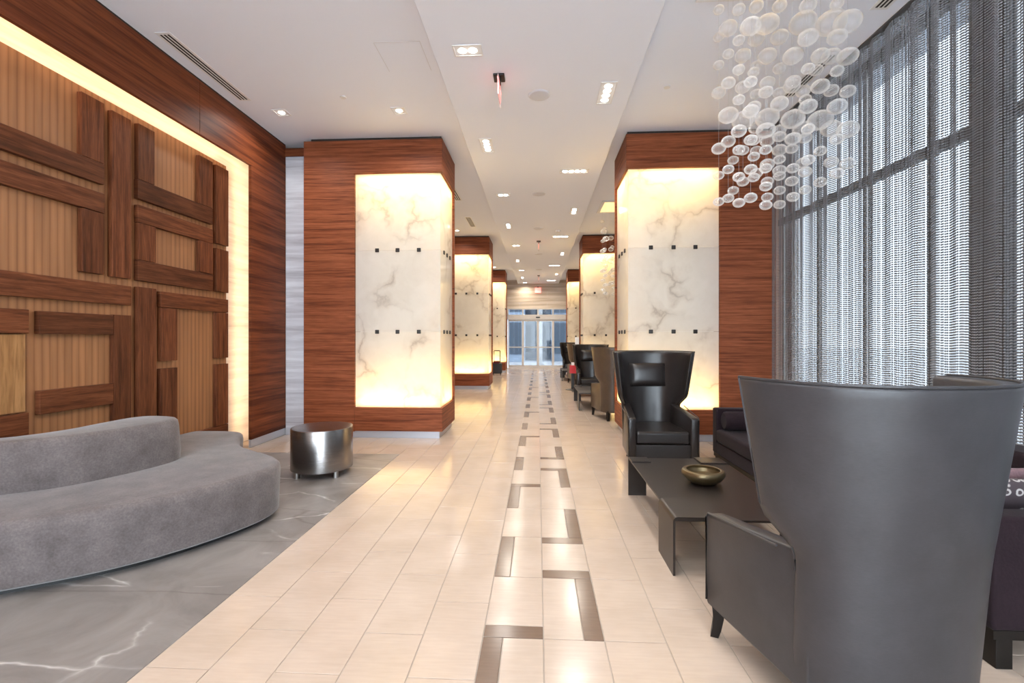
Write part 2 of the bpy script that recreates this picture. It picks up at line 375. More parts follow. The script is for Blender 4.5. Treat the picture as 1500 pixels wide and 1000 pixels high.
for col in range(-13, 12):
    x0, x1 = X0 + col * TW, X0 + (col + 1) * TW
    if x1 > XR + .3: continue
    off = 0 if (col in (-1, 0) or col % 2 == 1) else .5
    for k in range(-11, 38):
        y0, y1 = Y0 + (k + off) * TL, Y0 + (k + off + 1) * TL
        if y1 > YE: y1 = YE
        if y0 > YE - .05: continue
        if col < -6:
            if y1 < 5.75: continue
            y0 = max(y0, 5.717)
        if col == -1:
            kk = (k + 1) % 4
            if kk in (0, 2):
                pieces += [(x0, x0 + TH3, y0, y1, 1), (x0 + TH3, x1, y0, y1, 0)]; continue
            if kk == 1:
                pieces += [(x0, x1, y0, y0 + TH3, 1), (x0, x1, y0 + TH3, y1, 0)]; continue
        if col == 0:
            kk = k % 4
            if kk in (0, 2):
                pieces += [(x1 - TH3, x1, y0, y1, 1), (x0, x1 - TH3, y0, y1, 0)]; continue
            if kk == 1:
                pieces += [(x0, x1, y0, y0 + TH3, 1), (x0, x1, y1 - TH3, y1, 1), (x0, x1, y0 + TH3, y1 - TH3, 0)]; continue
        pieces.append((x0, x1, y0, y1, 0))
def parea(p):
    x0, x1, y0, y1, d = p
    if y0 < 1.2: return 0
    q = [proj(a, b_, 0) for a, b_ in ((x0, y0), (x1, y0), (x1, y1), (x0, y1))]
    cx = sum(a[0] for a in q) / 4; cy = sum(a[1] for a in q) / 4
    if not (-30 < cx < 1530 and cy < 1030): return 0
    return abs(sum(q[i][0] * q[(i + 1) % 4][1] - q[(i + 1) % 4][0] * q[i][1] for i in range(4))) / 2
for dark, nm, mt in ((0, 'tile', 'tile'), (1, 'inlay_strip', 'inlay')):
    ps = sorted([p for p in pieces if p[4] == dark], key=parea, reverse=True)
    n_ind = 300 if not dark else 70
    for p in ps[:n_ind]:
        if parea(p) <= 0: n_ind = ps.index(p); break
        obj(nm, tile_mesh(p[1] - p[0], p[3] - p[2]), M[mt], floor, ((p[0] + p[1]) / 2, (p[2] + p[3]) / 2, 0))
    rest = [(p[0] + GAP, p[1] - GAP, p[2] + GAP, p[3] - GAP, -.012, -.0005) for p in ps[n_ind:]]
    if rest: tag(obj(nm + '_field', boxes(rest), M[mt], floor), kind='stuff')

# ---- ceiling
ceiling = empty('ceiling'); tag(ceiling, kind='structure')
obj('side_ceiling', boxes([(XL - .5, 3.9, YB, YE + .2, ZC, ZC + .1)]), M['ceil'], ceiling)
obj('dropped_soffit', box(-.992, 1.022, YB, YE, ZM, ZC, .004, 1), M['ceil'], ceiling)
obj('access_panel_edge', boxes([(-1.60, -1.14, 4.5, 4.506, ZC - .002, ZC), (-1.60, -1.594, 4.506, 5.0, ZC - .002, ZC), (-1.146, -1.14, 4.506, 5.0, ZC - .002, ZC)]), M['speaker'], ceiling)

# ---- left wall: dark frame, recess, cove
wl = empty('wall_left'); tag(wl, kind='structure')
HZ, JY = 3.686, 5.96
obj('header_panel', box(XL - .04, XL, YB, 5.02, HZ, ZC - .02, .002, 1), M['wood_frame'], wl)
obj('header_panel', box(XL - .04, XL, 5.023, 6.80, HZ, ZC - .02, .002, 1), M['wood_frame'], wl)
obj('header_reveal', box(XL - .035, XL - .004, YB, 6.80, ZC - .02, ZC), M['reveal'], wl)
obj('jamb_panel', box(XL - .04, XL, JY, 6.80, .10, HZ - .002, .002, 1), M['wood_frame'], wl)
obj('jamb_base', box(XL - .035, XL - .006, JY, 6.80, 0, .10), M['plinth'], wl)
obj('cove_backing', boxes([(-4.16, -4.06, YB, 6.8, 0, 3.98), ]), M['strip_warm'], wl)
obj('cove_top', boxes([(-4.06, XL - .04, YB, 6.8, 3.94, 3.98)]), M['white_in'], wl)
obj('cove_end', boxes([(-4.06, XL - .04, 6.42, 6.8, 0, 3.94)]), M['white_in'], wl)
obj('outer_wall', boxes([(-4.36, -4.16, YB, YE, 0, ZC)]), M['plaster'], wl)
obj('far_wall_panel', boxes([(XL - .1, XL, 7.0, YE, 0, ZC)]), M['plaster'], wl)
area('cove_light', wl, (-3.82, 1.3, 3.86), (0, math.radians(62), 0), .05, 9.6, P_COVE * 9.6, COVEC)
area('cove_light', wl, (-3.84, 6.14, 1.95), (math.radians(90), 0, math.radians(60)), .05, 3.7, P_COVE * 3.7, COVEC)
# striated stone wall between relief wall and first column
ws = tag(empty('wall_return'), kind='structure')
obj('stone_panel', box(XL, -3.30, 6.80, 6.90, .10, 4.12, .002, 1), M['strip'], ws)
obj('stone_base', box(XL, -3.30, 6.79, 6.90, 0, .10), M['plinth'], ws)
obj('wood_lintel', box(XL, -3.30, 6.78, 6.90, 4.12, ZC - .06), M['wood_frame'], ws)

# ---- right wall beyond the curtain bay, rear wall, end wall
wr = tag(empty('wall_right'), kind='structure')
obj('wall_panel', boxes([(3.6, 3.7, 6.9, YE, 0, ZC)]), M['plaster'], wr)
wb = tag(empty('wall_rear'), kind='structure')
obj('wall_pier', boxes([(-4.36, -3.4, YB - .1, YB, 0, ZC)]), M['plaster'], wb)
obj('wall_pier', boxes([(2.9, 3.8, YB - .1, YB, 0, ZC)]), M['plaster'], wb)
obj('wall_spandrel', boxes([(-3.4, 2.9, YB - .1, YB, 3.9, ZC)]), M['plaster'], wb)
for k in range(5): obj('mullion', boxes([(-3.4 + k * 1.575 - .03, -3.4 + k * 1.575 + .03, YB - .1, YB - .02, 0, 3.9)]), M['bronzeframe'], wb)
obj('pane', boxes([(-3.4, 2.9, YB - .065, YB - .055, 0, 3.9)]), M['glass'], wb)
we = tag(empty('wall_end'), kind='structure')
zz = 2.92
for k in range(5):
    z1 = zz + (ZC - 2.92) / 5
    off = .5 if k % 2 else 0
    xs = [-1.6] + [x for x in (-.9 + off, .45 + off) if -1.6 < x < 1.6] + [1.6]
    for a, b_ in zip(xs[:-1], xs[1:]): obj('stone_slab', box(a + .002, b_ - .002, YE, YE + .05, zz + .002, z1 - .002, .002, 1), M['endwall'], we)
    zz = z1
for s in (-1, 1): obj('stone_slab', box(min(s * 1.49, s * 4.3), max(s * 1.49, s * 4.3), YE, YE + .05, 0, 2.918), M['endwall'], we); obj('stone_slab', box(min(s * 1.602, s * 4.3), max(s * 1.602, s * 4.3), YE, YE + .05, 2.922, ZC), M['endwall'], we)
# ---- sliding doors
dr = tag(empty('door_1', (0, YE, 0)), kind='structure')
xs = [-1.48, -.74, 0, .74, 1.48]
obj('header_box', box(-1.48, 1.48, -.10, .06, 2.36, 2.60, .004, 1), M['alu'], dr)
obj('transom_rail', box(-1.48, 1.48, -.04, .06, 2.86, 2.92), M['alu'], dr)
for x in xs: obj('transom_post', box(x - .03, x + .03, -.04, .06, 2.60, 2.86), M['alu'], dr)
for a, b_ in zip(xs[:-1], xs[1:]): obj('transom_pane', box(a + .03, b_ - .03, .005, .012, 2.60, 2.86), M['tinted'], dr)
obj('motion_sensor', box(-.10, .10, -.15, -.10, 2.44, 2.50, .01, 2), M['black'], dr)
for i, (a, b_) in enumerate(zip(xs[:-1], xs[1:])):
    yy = -.03 if i in (1, 2) else .03
    lf = obj('door_leaf', boxes([(a, a + .055, yy - .02, yy + .02, 0, 2.36), (b_ - .055, b_, yy - .02, yy + .02, 0, 2.36), (a + .055, b_ - .055, yy - .02, yy + .02, 0, .12), (a + .055, b_ - .055, yy - .02, yy + .02, 2.28, 2.36)]), M['alu'], dr)
    obj('pane', box(a + .055, b_ - .055, yy - .004, yy + .004, .12, 2.28), M['tinted'], lf)
    obj('push_rail', box(a + .055, b_ - .055, yy - .03, yy - .01, .98, 1.03), M['alu'], lf)

# ---- window wall behind the chain curtain
win = tag(empty('window_1'), kind='structure')
WY = [-3.9 + .822 * k for k in range(14)]
for k, y in enumerate(WY):
    if y < 6.9: obj('mullion', boxes([(3.42, 3.46, y - .022, y + .022, 0, ZC)]), M['bronzeframe'], win)
obj('transom_bar', boxes([(3.41, 3.47, YB, 6.9, 3.02, 3.11)]), M['bronzeframe'], win)
obj('head_bar', boxes([(3.40, 3.48, YB, 6.9, 4.20, ZC)]), M['bronzeframe'], win)
obj('sill_bar', boxes([(3.40, 3.48, YB, 6.9, 0, .12)]), M['bronzeframe'], win)
obj('pier', boxes([(3.30, 3.38, 3.52, 3.80, 0, ZC)]), M['bronzeframe'], win)
for a, b_ in zip(WY[:-1], WY[1:]):
    if a < 6.5:
        obj('pane', boxes([(3.436, 3.444, a + .035, min(b_, 6.9) - .035, .12, 3.02)]), M['tinted'], win)
        obj('pane', boxes([(3.436, 3.444, a + .035, min(b_, 6.9) - .035, 3.11, 4.20)]), M['tinted'], win)
# ---- outside
gr = tag(obj('ground_outside', boxes([(-40, 60, -40, YB - .11, -.2, -.11), (-40, 60, YE + .11, 80, -.2, -.11), (3.81, 60, YB - .1, YE + .1, -.2, -.11)]), M['concrete']), kind='structure')

# ================================================================== COLUMNS
def column(name, sx, xe, y, label):
    def X(a, b_): return (min(sx * a, sx * b_), max(sx * a, sx * b_))
    D = 1.0; root = empty(name, (xe, y, 0)); tag(root, label, 'column', 'backlit onyx columns')
    W_ = 2.02; OX = 1.275; Z0, Z1 = .435, 3.79
    obj('cap', box(*X(0, W_), 0, D, Z1, 4.265, .003, 1), M['wood_col'], root)
    obj('cap_reveal', box(*X(.02, W_ - .1), .02, D - .02, 4.265, ZC), M['reveal'], root)
    obj('wood_panel', box(*X(OX, W_), 0, D, .09, Z1 - .002, .002, 1), M['wood_col'], root)
    obj('base', box(*X(0, OX - .002), 0, D, .10, Z0, .003, 1), M['wood_col'], root)
    obj('plinth', box(*X(.05, W_ - .02), .035, D - .02, 0, .10), M['plinth'], root)
    obj('core', box(*X(.22, OX), .24, D, Z0, Z1), M['white_in'], root)
    obj('back_panel', box(*X(0, .22), D - .04, D, Z0, Z1), M['wood_col'], root)
    zs = [Z0 + .002, 1.52, 2.69, Z1 - .002]
    for k in range(3):
        a, b_ = zs[k] + .0015, zs[k + 1] - .0015
        # front sheet and side sheet: outer face plus returned edges
        x0, x1 = .035, OX - .004
        v = [(sx * x0, .04, a), (sx * x1, .04, a), (sx * x1, .04, b_), (sx * x0, .04, b_), (sx * x0, .058, a), (sx * x1, .058, a), (sx * x1, .058, b_), (sx * x0, .058, b_)]
        obj('onyx_panel', mesh(v, [(0, 1, 2, 3), (0, 1, 5, 4), (2, 3, 7, 6), (1, 2, 6, 5)]), M['onyx'], root)
        y0, y1 = .042, D - .04
        v = [(sx * .035, y0, a), (sx * .035, y1, a), (sx * .035, y1, b_), (sx * .035, y0, b_), (sx * .053, y0, a), (sx * .053, y1, a), (sx * .053, y1, b_), (sx * .053, y0, b_)]
        obj('onyx_panel', mesh(v, [(0, 1, 2, 3), (0, 1, 5, 4), (2, 3, 7, 6), (1, 2, 6, 5)]), M['onyx'], root)
    for z in zs[1:3]:
        for t in (.26, .50, .75):
            xc = sx * (OX * (1 - t) + .035 * t)
            obj('bolt', box(xc - .028, xc + .028, .022, .042, z - .028, z + .028, .006, 2), M['bolt'], root)
        for t in (.25, .5, .75):
            yc = .04 + t * .92
            obj('bolt', box(*X(.017, .037), yc - .028, yc + .028, z - .028, z + .028, .006, 2), M['bolt'], root)
    for z, r in ((Z1 - .012, 0), (Z0 + .012, math.pi)):
        area('strip_light', root, (sx * .66, .15, z), (r, 0, 0), 1.1, .10, P_ONYX, ONYXC)
        area('strip_light', root, (sx * .14, .58, z), (r, 0, 0), .10, .66, P_ONYX * .6, ONYXC)
    return root
CY = [6.62, 13.12, 19.62]
for (sx, xe, labs) in ((-1, -1.355, ('glowing onyx column clad in walnut beside the brushed steel drum table', 'glowing onyx column between the drum-table column and the suitcase', 'glowing onyx column standing behind the black suitcase, near the glass doors')),
                       (1, 1.225, ('glowing onyx column clad in walnut behind the aubergine sofa and headrest armchair', 'glowing onyx column behind the farther bubble chandelier and second pair of armchairs', 'glowing onyx column nearest the glass doors on the armchair side'))):
    first = None
    for y, lb in zip(CY, labs):
        if first is None: first = column('onyx_column', sx, xe, y, lb)
        else:
            c = copy_tree(first); c.location = (xe, y, 0); c['label'] = lb

# ================================================================== RELIEF WALL
rel = tag(empty('wood_wall_relief', (-3.93, 0, 0)), 'tall ribbed golden wood panel with overlapping walnut bars behind the curved sofa', 'wall panel')
obj('backing', box(-.13, -.04, YB + .3, 5.80, .02, 3.62, .003, 1), M['backing'], rel)
BARS = [(3.845, 4.058, 3.003, 3.55, 1), (3.00, 4.06, 2.813, 3.0, 0), (3.0, 4.065, 2.556, 2.732, 0), (3.85, 4.06, 2.0, 2.55, 1), (4.136, 4.339, 1.995, 3.53, 1),
        (4.424, 4.621, 2.993, 3.54, 1), (4.42, 5.49, 2.80, 2.99, 0), (5.26, 5.485, 2.993, 3.554, 1), (4.42, 5.49, 2.568, 2.74, 0), (4.424, 4.638, 2.20, 2.565, 1),
        (5.262, 5.49, 2.20, 2.565, 1), (4.42, 5.49, 1.995, 2.196, 0), (5.55, 5.775, 2.591, 3.55, 1), (5.55, 5.775, 2.0, 2.53, 1), (2.3, 4.343, 1.74, 1.925, 0),
        (2.9, 3.427, 1.462, 1.645, 0), (3.502, 4.152, 1.458, 1.64, 0), (4.156, 4.343, .20, 1.644, 1), (3.507, 4.152, .82, 1.008, 0), (2.9, 3.427, .682, .85, 0),
        (4.42, 4.642, .2, 1.933, 1), (4.70, 5.77, 1.75, 1.915, 0), (4.705, 4.925, 1.186, 1.745, 1), (5.545, 5.77, 1.182, 1.745, 1), (4.70, 4.927, .25, 1.107, 1),
        (5.55, 5.771, .35, 1.107, 1), (4.93, 5.771, .24, .345, 0), (2.3, 2.5, 1.98, 3.5, 1), (2.6, 2.8, 2.0, 3.5, 1), (1.2, 2.2, 2.8, 3.0, 0), (1.2, 2.2, 2.5, 2.7, 0), (.6, 2.2, 1.74, 1.92, 0)]
for a, b_, z0, z1, vert in BARS:
    yc, zc = (a + b_) / 2, (z0 + z1) / 2
    obj('bar', box(-.04, .008, a - yc, b_ - yc, z0 - zc, z1 - zc, .003, 1), M['wood_barv' if vert else 'wood_barh'], rel, (0, yc, zc))
obj('inset_board', box(-.04, -.015, 2.9, 3.42, .86, 1.455, .002, 1), M['wood_light'], rel)

# ================================================================== CURVED SOFA
sofa = tag(empty('curved_sofa', (-2.9, 3.4, 0)), 'curved two-tier bench sofa in grey velvet on grey marble floor', 'sofa')
def loc2(pts): return [Vector((x + 2.9, y - 3.4)) for x, y in pts]
seat_o = spline(loc2([(-3.72, 2.02), (-3.30, 2.19), (-2.90, 2.40), (-2.53, 2.66), (-2.27, 2.98), (-2.10, 3.34), (-2.06, 3.60), (-2.13, 3.79), (-2.30, 3.95), (-2.52, 4.09), (-2.79, 4.30), (-3.02, 4.62), (-3.14, 4.86), (-3.32, 4.94), (-3.60, 4.94), (-3.74, 4.86), (-3.76, 4.4), (-3.76, 3.4), (-3.77, 2.4)]), 7)
obj('seat', loft_outline(seat_o, [(.04, .03), (.055, .012), (.20, .008), (.36, 0), (.40, .006), (.418, .022), (.425, .05)]), M['velvet'], sofa)
obj('plinth', loft_outline(seat_o, [(0, .09), (.04, .09)]), M['black'], sofa)
back_o = spline(loc2([(-3.74, 2.60), (-3.44, 2.80), (-3.18, 3.01), (-3.02, 3.34), (-2.955, 3.62), (-3.0, 3.80), (-3.14, 3.89), (-3.34, 3.90), (-3.45, 3.76), (-3.47, 3.5), (-3.47, 3.25), (-3.56, 3.02), (-3.74, 2.86)]), 7)
obj('backrest', loft_outline(back_o, [(.42, .0), (.50, -.004), (.70, .01), (.74, .018), (.757, .035), (.762, .06)]), M['velvet'], sofa)

# ================================================================== DRUM TABLE
dt = tag(empty('drum_table', (-2.29, 4.89, 0)), 'round brushed steel drum side table on short feet at the marble edge', 'side table')
obj('drum', lathe([(0, .06), (.285, .06), (.31, .065), (.31, .478), (.306, .488), (.295, .49), (0, .49)], 64), M['drum'], dt)
for k in range(4):
    a = math.radians(45 + 90 * k + 8); obj('foot', lathe([(0, 0), (.03, 0), (.03, .062), (0, .062)], 14), M['steel'], dt, (.272 * math.cos(a), .272 * math.sin(a), 0))

# ================================================================== ARMCHAIRS
def armchair(mat):
    root = empty('wing_armchair')
    ZT = 1.27
    NU, NZ = 36, 26
    def prof(z):
        if z >= .64:
            t = (z - .64) / (ZT - .64); sm = min(1, (z - .64) / .14); sm = sm * sm * (3 - 2 * sm); w_ = .335 + .042 * sm + .082 * t; d = .235 + .10 * sm + .135 * t; yb = .385 + .085 * t
        else:
            t = (z - .14) / .5; w_ = .322 + .013 * t; d = .235; yb = .345 + .04 * t
        return w_, d, yb
    def pt(u, z, inset):
        w_, d, yb = prof(z); w_ -= inset; d -= inset * .35; yb -= inset
        ph = u * math.pi / 2; e = 2 / 2.35
        sx_ = math.copysign(abs(math.sin(ph)) ** e, ph); cx_ = abs(math.cos(ph)) ** e
        return (w_ * sx_, yb - d * (1 - cx_), z)
    v, f = [], []
    zs = [.14 + (ZT - .14) * i / NZ for i in range(NZ + 1)]
    for lay in (0, 1):
        for i, z in enumerate(zs):
            for j in range(NU + 1):
                p = list(pt(-1 + 2 * j / NU, z, .05 * lay))
                if i == NZ:     # rim slightly lower in the middle of the back
                    p[2] += 0
                v.append(tuple(p))
    n1 = (NU + 1) * (NZ + 1)
    def I(l, i, j): return l * n1 + i * (NU + 1) + j
    for i in range(NZ):
        for j in range(NU):
            f.append((I(0, i, j), I(0, i, j + 1), I(0, i + 1, j + 1), I(0, i + 1, j)))
            f.append((I(1, i, j + 1), I(1, i, j), I(1, i + 1, j), I(1, i + 1, j + 1)))
        f.append((I(0, i, 0), I(0, i + 1, 0), I(1, i + 1, 0), I(1, i, 0))); f.append((I(0, i + 1, NU), I(0, i, NU), I(1, i, NU), I(1, i + 1, NU)))
    for j in range(NU):
        f.append((I(0, NZ, j), I(0, NZ, j + 1), I(1, NZ, j + 1), I(1, NZ, j))); f.append((I(0, 0, j + 1), I(0, 0, j), I(1, 0, j), I(1, 0, j + 1)))
    m = mesh(v, f); bm = bmesh.new(); bm.from_mesh(m); bmesh.ops.recalc_face_normals(bm, faces=bm.faces)
    sharp = [e for e in bm.edges if len(e.link_faces) == 2 and e.calc_face_angle(0) > 1.0]
    bmesh.ops.bevel(bm, geom=sharp, offset=.016, segments=3, affect='EDGES', profile=.5, clamp_overlap=True); bm.to_mesh(m); bm.free(); auto_smooth(m, 60)
    bk = obj('backrest', m, mat, root)
    pip = [pt(-1, z, .006) for z in zs[10:]] + [pt(-1 + 2 * j / NU, ZT, .006) for j in range(NU + 1)] + [pt(1, z, .006) for z in reversed(zs[10:])]
    pip = [Vector(p) + Vector((0, 0, .002)) for p in pip]
    obj('piping', tube(pip, .0055, 6), mat, bk)
    # arms
    for s in (-1, 1):
        bm = bmesh.new(); vv = []
        outl = [(-.42, .15), (.20, .15), (.20, .66), (.10, .645), (-.405, .585), (-.425, .57)]
        rings = []
        for xx in (.365, .285):
            rings.append([bm.verts.new((s * (xx if y < .09 else xx - .045), y, z)) for y, z in outl])
        n = len(outl)
        bm.faces.new(rings[0]); bm.faces.new(list(reversed(rings[1])))
        for i in range(n): bm.faces.new((rings[0][i], rings[1][i], rings[1][(i + 1) % n], rings[0][(i + 1) % n]))
        bmesh.ops.recalc_face_normals(bm, faces=bm.faces)
        bmesh.ops.bevel(bm, geom=bm.edges[:], offset=.012, segments=2, affect='EDGES', profile=.5)
        am = obj('arm', auto_smooth(fin(bm), 50), mat, root)
        e = .003
        obj('piping', tube([(s * (.362 + e), -.418, .17), (s * (.362 + e), -.42, .565), (s * (.362 + e), -.40, .588), (s * (.36 + e), .09, .647)], .005, 6), mat, am)
    obj('seat_base', box(-.29, .29, -.405, .19, .15, .30, .01, 2), mat, root)
    obj('seat_cushion', box(-.282, .282, -.40, .26, .302, .435, .03, 4), mat, root)
    # headrest pillow
    bm = bmesh.new(); bmesh.ops.create_cube(bm, size=1); bmesh.ops.subdivide_edges(bm, edges=bm.edges[:], cuts=6, use_grid_fill=True)
    for q in bm.verts:
        x, y, z = q.co * 2
        k = (1 - abs(x) ** 4) * (1 - abs(z) ** 4)
        q.co = Vector((x * .215, y * (.022 + .040 * k ** .6), z * .140))
    obj('headrest_cushion', auto_smooth(fin(bm), 80), mat, root, (0, .355, .985), (math.radians(-8), 0, 0))
    for s in (-1, 1):
        for fr in (-1, 1):
            y = -.375 if fr < 0 else .27; x = s * (.325 if fr < 0 else .22)
            bend = -.028 if fr < 0 else .05
            obj('leg', tube([(x, y, .17), (x, y + bend * .15, .11), (x + s * .004, y + bend * .5, .05), (x + s * .008, y + bend, 0)], [.036, .033, .028, .024], 4), M['darkwood'], root)
    return root
CH_SPEC = [((1.235, 1.96), 189, 'leather_daylit', 'leather wing armchair toned grey as daylit, turned away, facing the coffee table with the bowl'),
           ((1.32, 5.45), 0, 'leather', 'black leather wing armchair with headrest cushion facing the bowl on the coffee table'),
           ((1.40, 8.52), 186, 'leather_warmlit', 'leather wing armchair toned brown as warm-lit, seen from behind just past the first onyx column'),
           ((1.32, 11.95), 0, 'leather', 'black leather wing armchair with headrest facing the bare coffee table past the first column'),
           ((1.36, 14.98), 187, 'leather_warmlit', 'leather wing armchair toned brown as warm-lit, turned away, beside the red-topped stand'),
           ((1.30, 18.37), 0, 'leather', 'black leather wing armchair next to the farthest coffee table by the doors')]
proto = {}
for (x, y), r, mt, lb in CH_SPEC:
    c = copy_tree(proto[mt]) if mt in proto else armchair(M[mt])
    proto.setdefault(mt, c)
    c.location = (x, y, 0); c.rotation_euler = (0, 0, math.radians(r)); tag(c, lb, 'armchair', 'wing armchairs along the columns')

# ================================================================== COFFEE TABLES
def coffee_table():
    root = empty('coffee_table')      # local origin: centre of footprint
    L, Wd, H, T = 1.46, .81, .353, .014
    obj('top', box(-Wd / 2, Wd / 2, -L / 2, L / 2, H - T - .012, H - .012, .002, 1), M['blackened'], root)
    def bent(pts, ext, axis, name='leg'):
        # pts: profile of the sheet's outer line, thickness T, extruded along axis range ext
        v, f = [], []
        for e in ext:
            for (p, z) in pts: v.append((p, e, z) if axis == 'y' else (e, p, z))
        n = len(pts)
        for i in range(n): f.append((i, (i + 1) % n, n + (i + 1) % n, n + i))
        f += [tuple(range(n)), tuple(reversed(range(n, 2 * n)))]
        m = mesh(v, f); bm = bmesh.new(); bm.from_mesh(m); bmesh.ops.triangulate(bm, faces=[q for q in bm.faces if len(q.verts) > 4]); bmesh.ops.recalc_face_normals(bm, faces=bm.faces); bm.to_mesh(m); bm.free()
        return obj(name, auto_smooth(m, 30), M['blackened'], root)
    def sheet(edge, sgn, flap):
        r, z = .03, H; out, inn = [], []
        out.append((edge - sgn * flap, z)); inn.append((edge - sgn * flap, z - T))
        for k in range(5):
            a = math.pi / 2 * k / 4
            out.append((edge - sgn * r + sgn * r * math.sin(a), z - r + r * math.cos(a))); inn.append((edge - sgn * r + sgn * (r - T) * math.sin(a), z - r + (r - T) * math.cos(a)))
        out.append((edge, 0)); inn.append((edge - sgn * T, 0))
        return out + inn[::-1]
    bent(sheet(-Wd / 2 - .012, -1, .30), (-L / 2, -L / 2 + .34), 'y')       # near left, folds down the side
    bent(sheet(L / 2 + .012, 1, .19), (-Wd / 2, -Wd / 2 + .16), 'x')        # far left, folds down the end
    bent(sheet(Wd / 2 + .012, 1, .24), (L / 2 - .19, L / 2), 'y')
    bent(sheet(Wd / 2 + .012, 1, .16), (-L / 2 + .12, -L / 2 + .40), 'y')
    return root
ct = coffee_table()
for k, lb in enumerate(('low blackened steel coffee table with folded plate legs under the brass bowl', 'low blackened steel coffee table between the first and second columns', 'low blackened steel coffee table between the farthest pair of armchairs')):
    c = ct if k == 0 else copy_tree(ct)
    c.location = (1.225, 3.60 + 6.5 * k, 0); tag(c, lb, 'coffee table', 'coffee tables')
bw_ = tag(obj('bowl', lathe([(0, .0), (.075, 0), (.085, .004), (.128, .032), (.152, .062), (.155, .082), (.146, .098), (.128, .104), (.118, .101), (.122, .094), (.128, .080), (.120, .055), (.08, .03), (0, .022)], 48), M['bronze'], None, (1.235, 3.60, .3415)),
          'shallow aged brass bowl with incurved rim on the coffee table', 'bowl')

# ================================================================== AUBERGINE SOFA
sf = tag(empty('long_sofa', (2.40, 3.74, 0)), 'long aubergine velvet sofa against the chain curtain', 'sofa')
HL = 1.62
obj('seat_base', box(-.46, .44, -HL + .1, HL - .1, .17, .30, .015, 2), M['aub'], sf)
for k in range(3):
    y0 = -HL + .13 + k * (2 * HL - .26) / 3
    obj('seat_cushion', box(-.475, .20, y0 + .004, y0 + (2 * HL - .26) / 3 - .004, .302, .44, .03, 3), M['aub'], sf)
for s in (-1, 1): obj('arm', box(-.46, .44, min(s * (HL - .12), s * HL), max(s * (HL - .12), s * HL), .17, .66, .015, 2), M['aub'], sf)
obj('backrest', box(.22, .44, -HL + .121, HL - .121, .30, .80, .03, 3), M['aub'], sf)
obj('frame', box(-.45, .43, -HL + .01, HL - .01, .13, .169), M['darkwood'], sf)
for x in (-.40, .38):
    for y in (-HL + .05, -.5, .5, HL - .05): obj('leg', box(x - .035, x + .035, y - .035, y + .035, 0, .13, .003, 1), M['darkwood'], sf)
def bolster(r, l):
    pr = [(0, -l / 2), (r * .8, -l / 2), (r * .94, -l / 2 + .012), (r, -l / 2 + .04), (r * 1.02, 0), (r, l / 2 - .04), (r * .94, l / 2 - .012), (r * .8, l / 2), (0, l / 2)]
    return lathe(pr, 24)
tag(obj('bolster', bolster(.10, .62), M['aub'], None, (2.285, 5.135, .545), (0, math.pi / 2, 0)), 'dark round bolster lying against the sofa arm below the column', 'cushion')
def cushion(w_, t):
    bm = bmesh.new(); bmesh.ops.create_cube(bm, size=1); bmesh.ops.subdivide_edges(bm, edges=bm.edges[:], cuts=9, use_grid_fill=True)
    for q in bm.verts:
        x, y, z = q.co * 2; k = max(0, (1 - x * x) * (1 - z * z))
        q.co = Vector((x * w_ / 2 * (1 - .05 * (1 - z * z)), y * t / 2 * (.12 + .88 * k ** .5), z * w_ / 2 * (1 - .05 * (1 - x * x))))
    return auto_smooth(fin(bm), 80)
tag(obj('cushion', cushion(.36, .13), M['print'], None, (2.28, 2.44, .61), (math.radians(34), 0, 0)), 'ring-patterned cushion leaning on the aubergine sofa arm', 'cushion')
tag(obj('cushion', cushion(.38, .12), M['pinkf'], None, (2.34, 2.64, .615), (math.radians(40), 0, math.radians(5))), 'plain mauve satin cushion behind the ring-patterned cushion', 'cushion')

# ================================================================== CHANDELIERS
def ellipsoid(n=20, k=12):
    pr = [(math.sin(math.pi * i / k), -.78 * math.cos(math.pi * i / k)) for i in range(k + 1)]
    pr[0] = (0, -.78); pr[-1] = (0, .78)
    return lathe(pr, n, False, 80)
BUB = [(185,45,60),(285,30,65),(400,28,65),(510,25,75),(638,18,60),(100,45,30),(145,130,85),(235,120,95),(345,110,105),(468,105,120),(597,105,140),(722,100,120),(100,170,40),(183,185,50),(285,180,75),(400,170,80),(520,172,90),(640,170,85),
 (140,247,48),(230,255,75),(342,257,85),(463,257,90),(570,255,80),(598,258,85),(720,258,92),(102,298,48),(185,320,50),(290,300,50),(283,330,52),(400,313,60),(505,315,55),(525,322,60),(640,325,60),
 (145,380,65),(245,375,60),(340,380,70),(445,375,70),(235,400,70),(455,395,75),(465,418,65),(570,395,80),(597,415,65),(718,418,68),(105,425,65),(295,430,55),(340,422,65),(185,457,48),(395,425,60),(500,455,55),(400,475,80),(520,487,80),(640,488,85),
 (290,490,65),(240,510,75),(140,528,90),(345,540,105),(235,550,100),(460,545,105),(568,550,110),(290,583,70),(185,600,70),(342,597,85),(465,592,90),(598,588,90),(718,593,95),(520,590,50),(400,595,60),(145,648,65),(103,680,65),(245,640,60),(283,642,58),(340,645,65),(400,625,60),(440,635,70),(520,632,60),(640,637,60),
 (195,686,55),(230,688,55),(295,690,55),(345,685,55),(393,687,65),(457,681,55),(568,691,55),(290,717,52),(186,733,50),(395,730,52),(345,752,65),(468,745,60),(510,732,45),(598,742,63),(711,748,67),(143,775,50),(108,803,45),(246,775,50),(282,793,58),(345,770,55),(402,780,60),(445,770,45),(524,787,60),(638,793,62),
 (200,810,50),(230,831,55),(297,812,48),(347,831,55),(396,805,50),(457,829,57),(568,834,57),(185,872,50),(289,853,52),(393,871,52),(501,869,53),(148,907,48),(110,923,45),(203,928,50),(245,905,50),(348,902,52),(443,901,52),(298,939,48),(393,936,52)]
GX = [1.43 + .187 * i for i in range(5)]; GY = [3.255 + .187 * j for j in range(5)]
CX0, CY0 = 1.80, 3.63
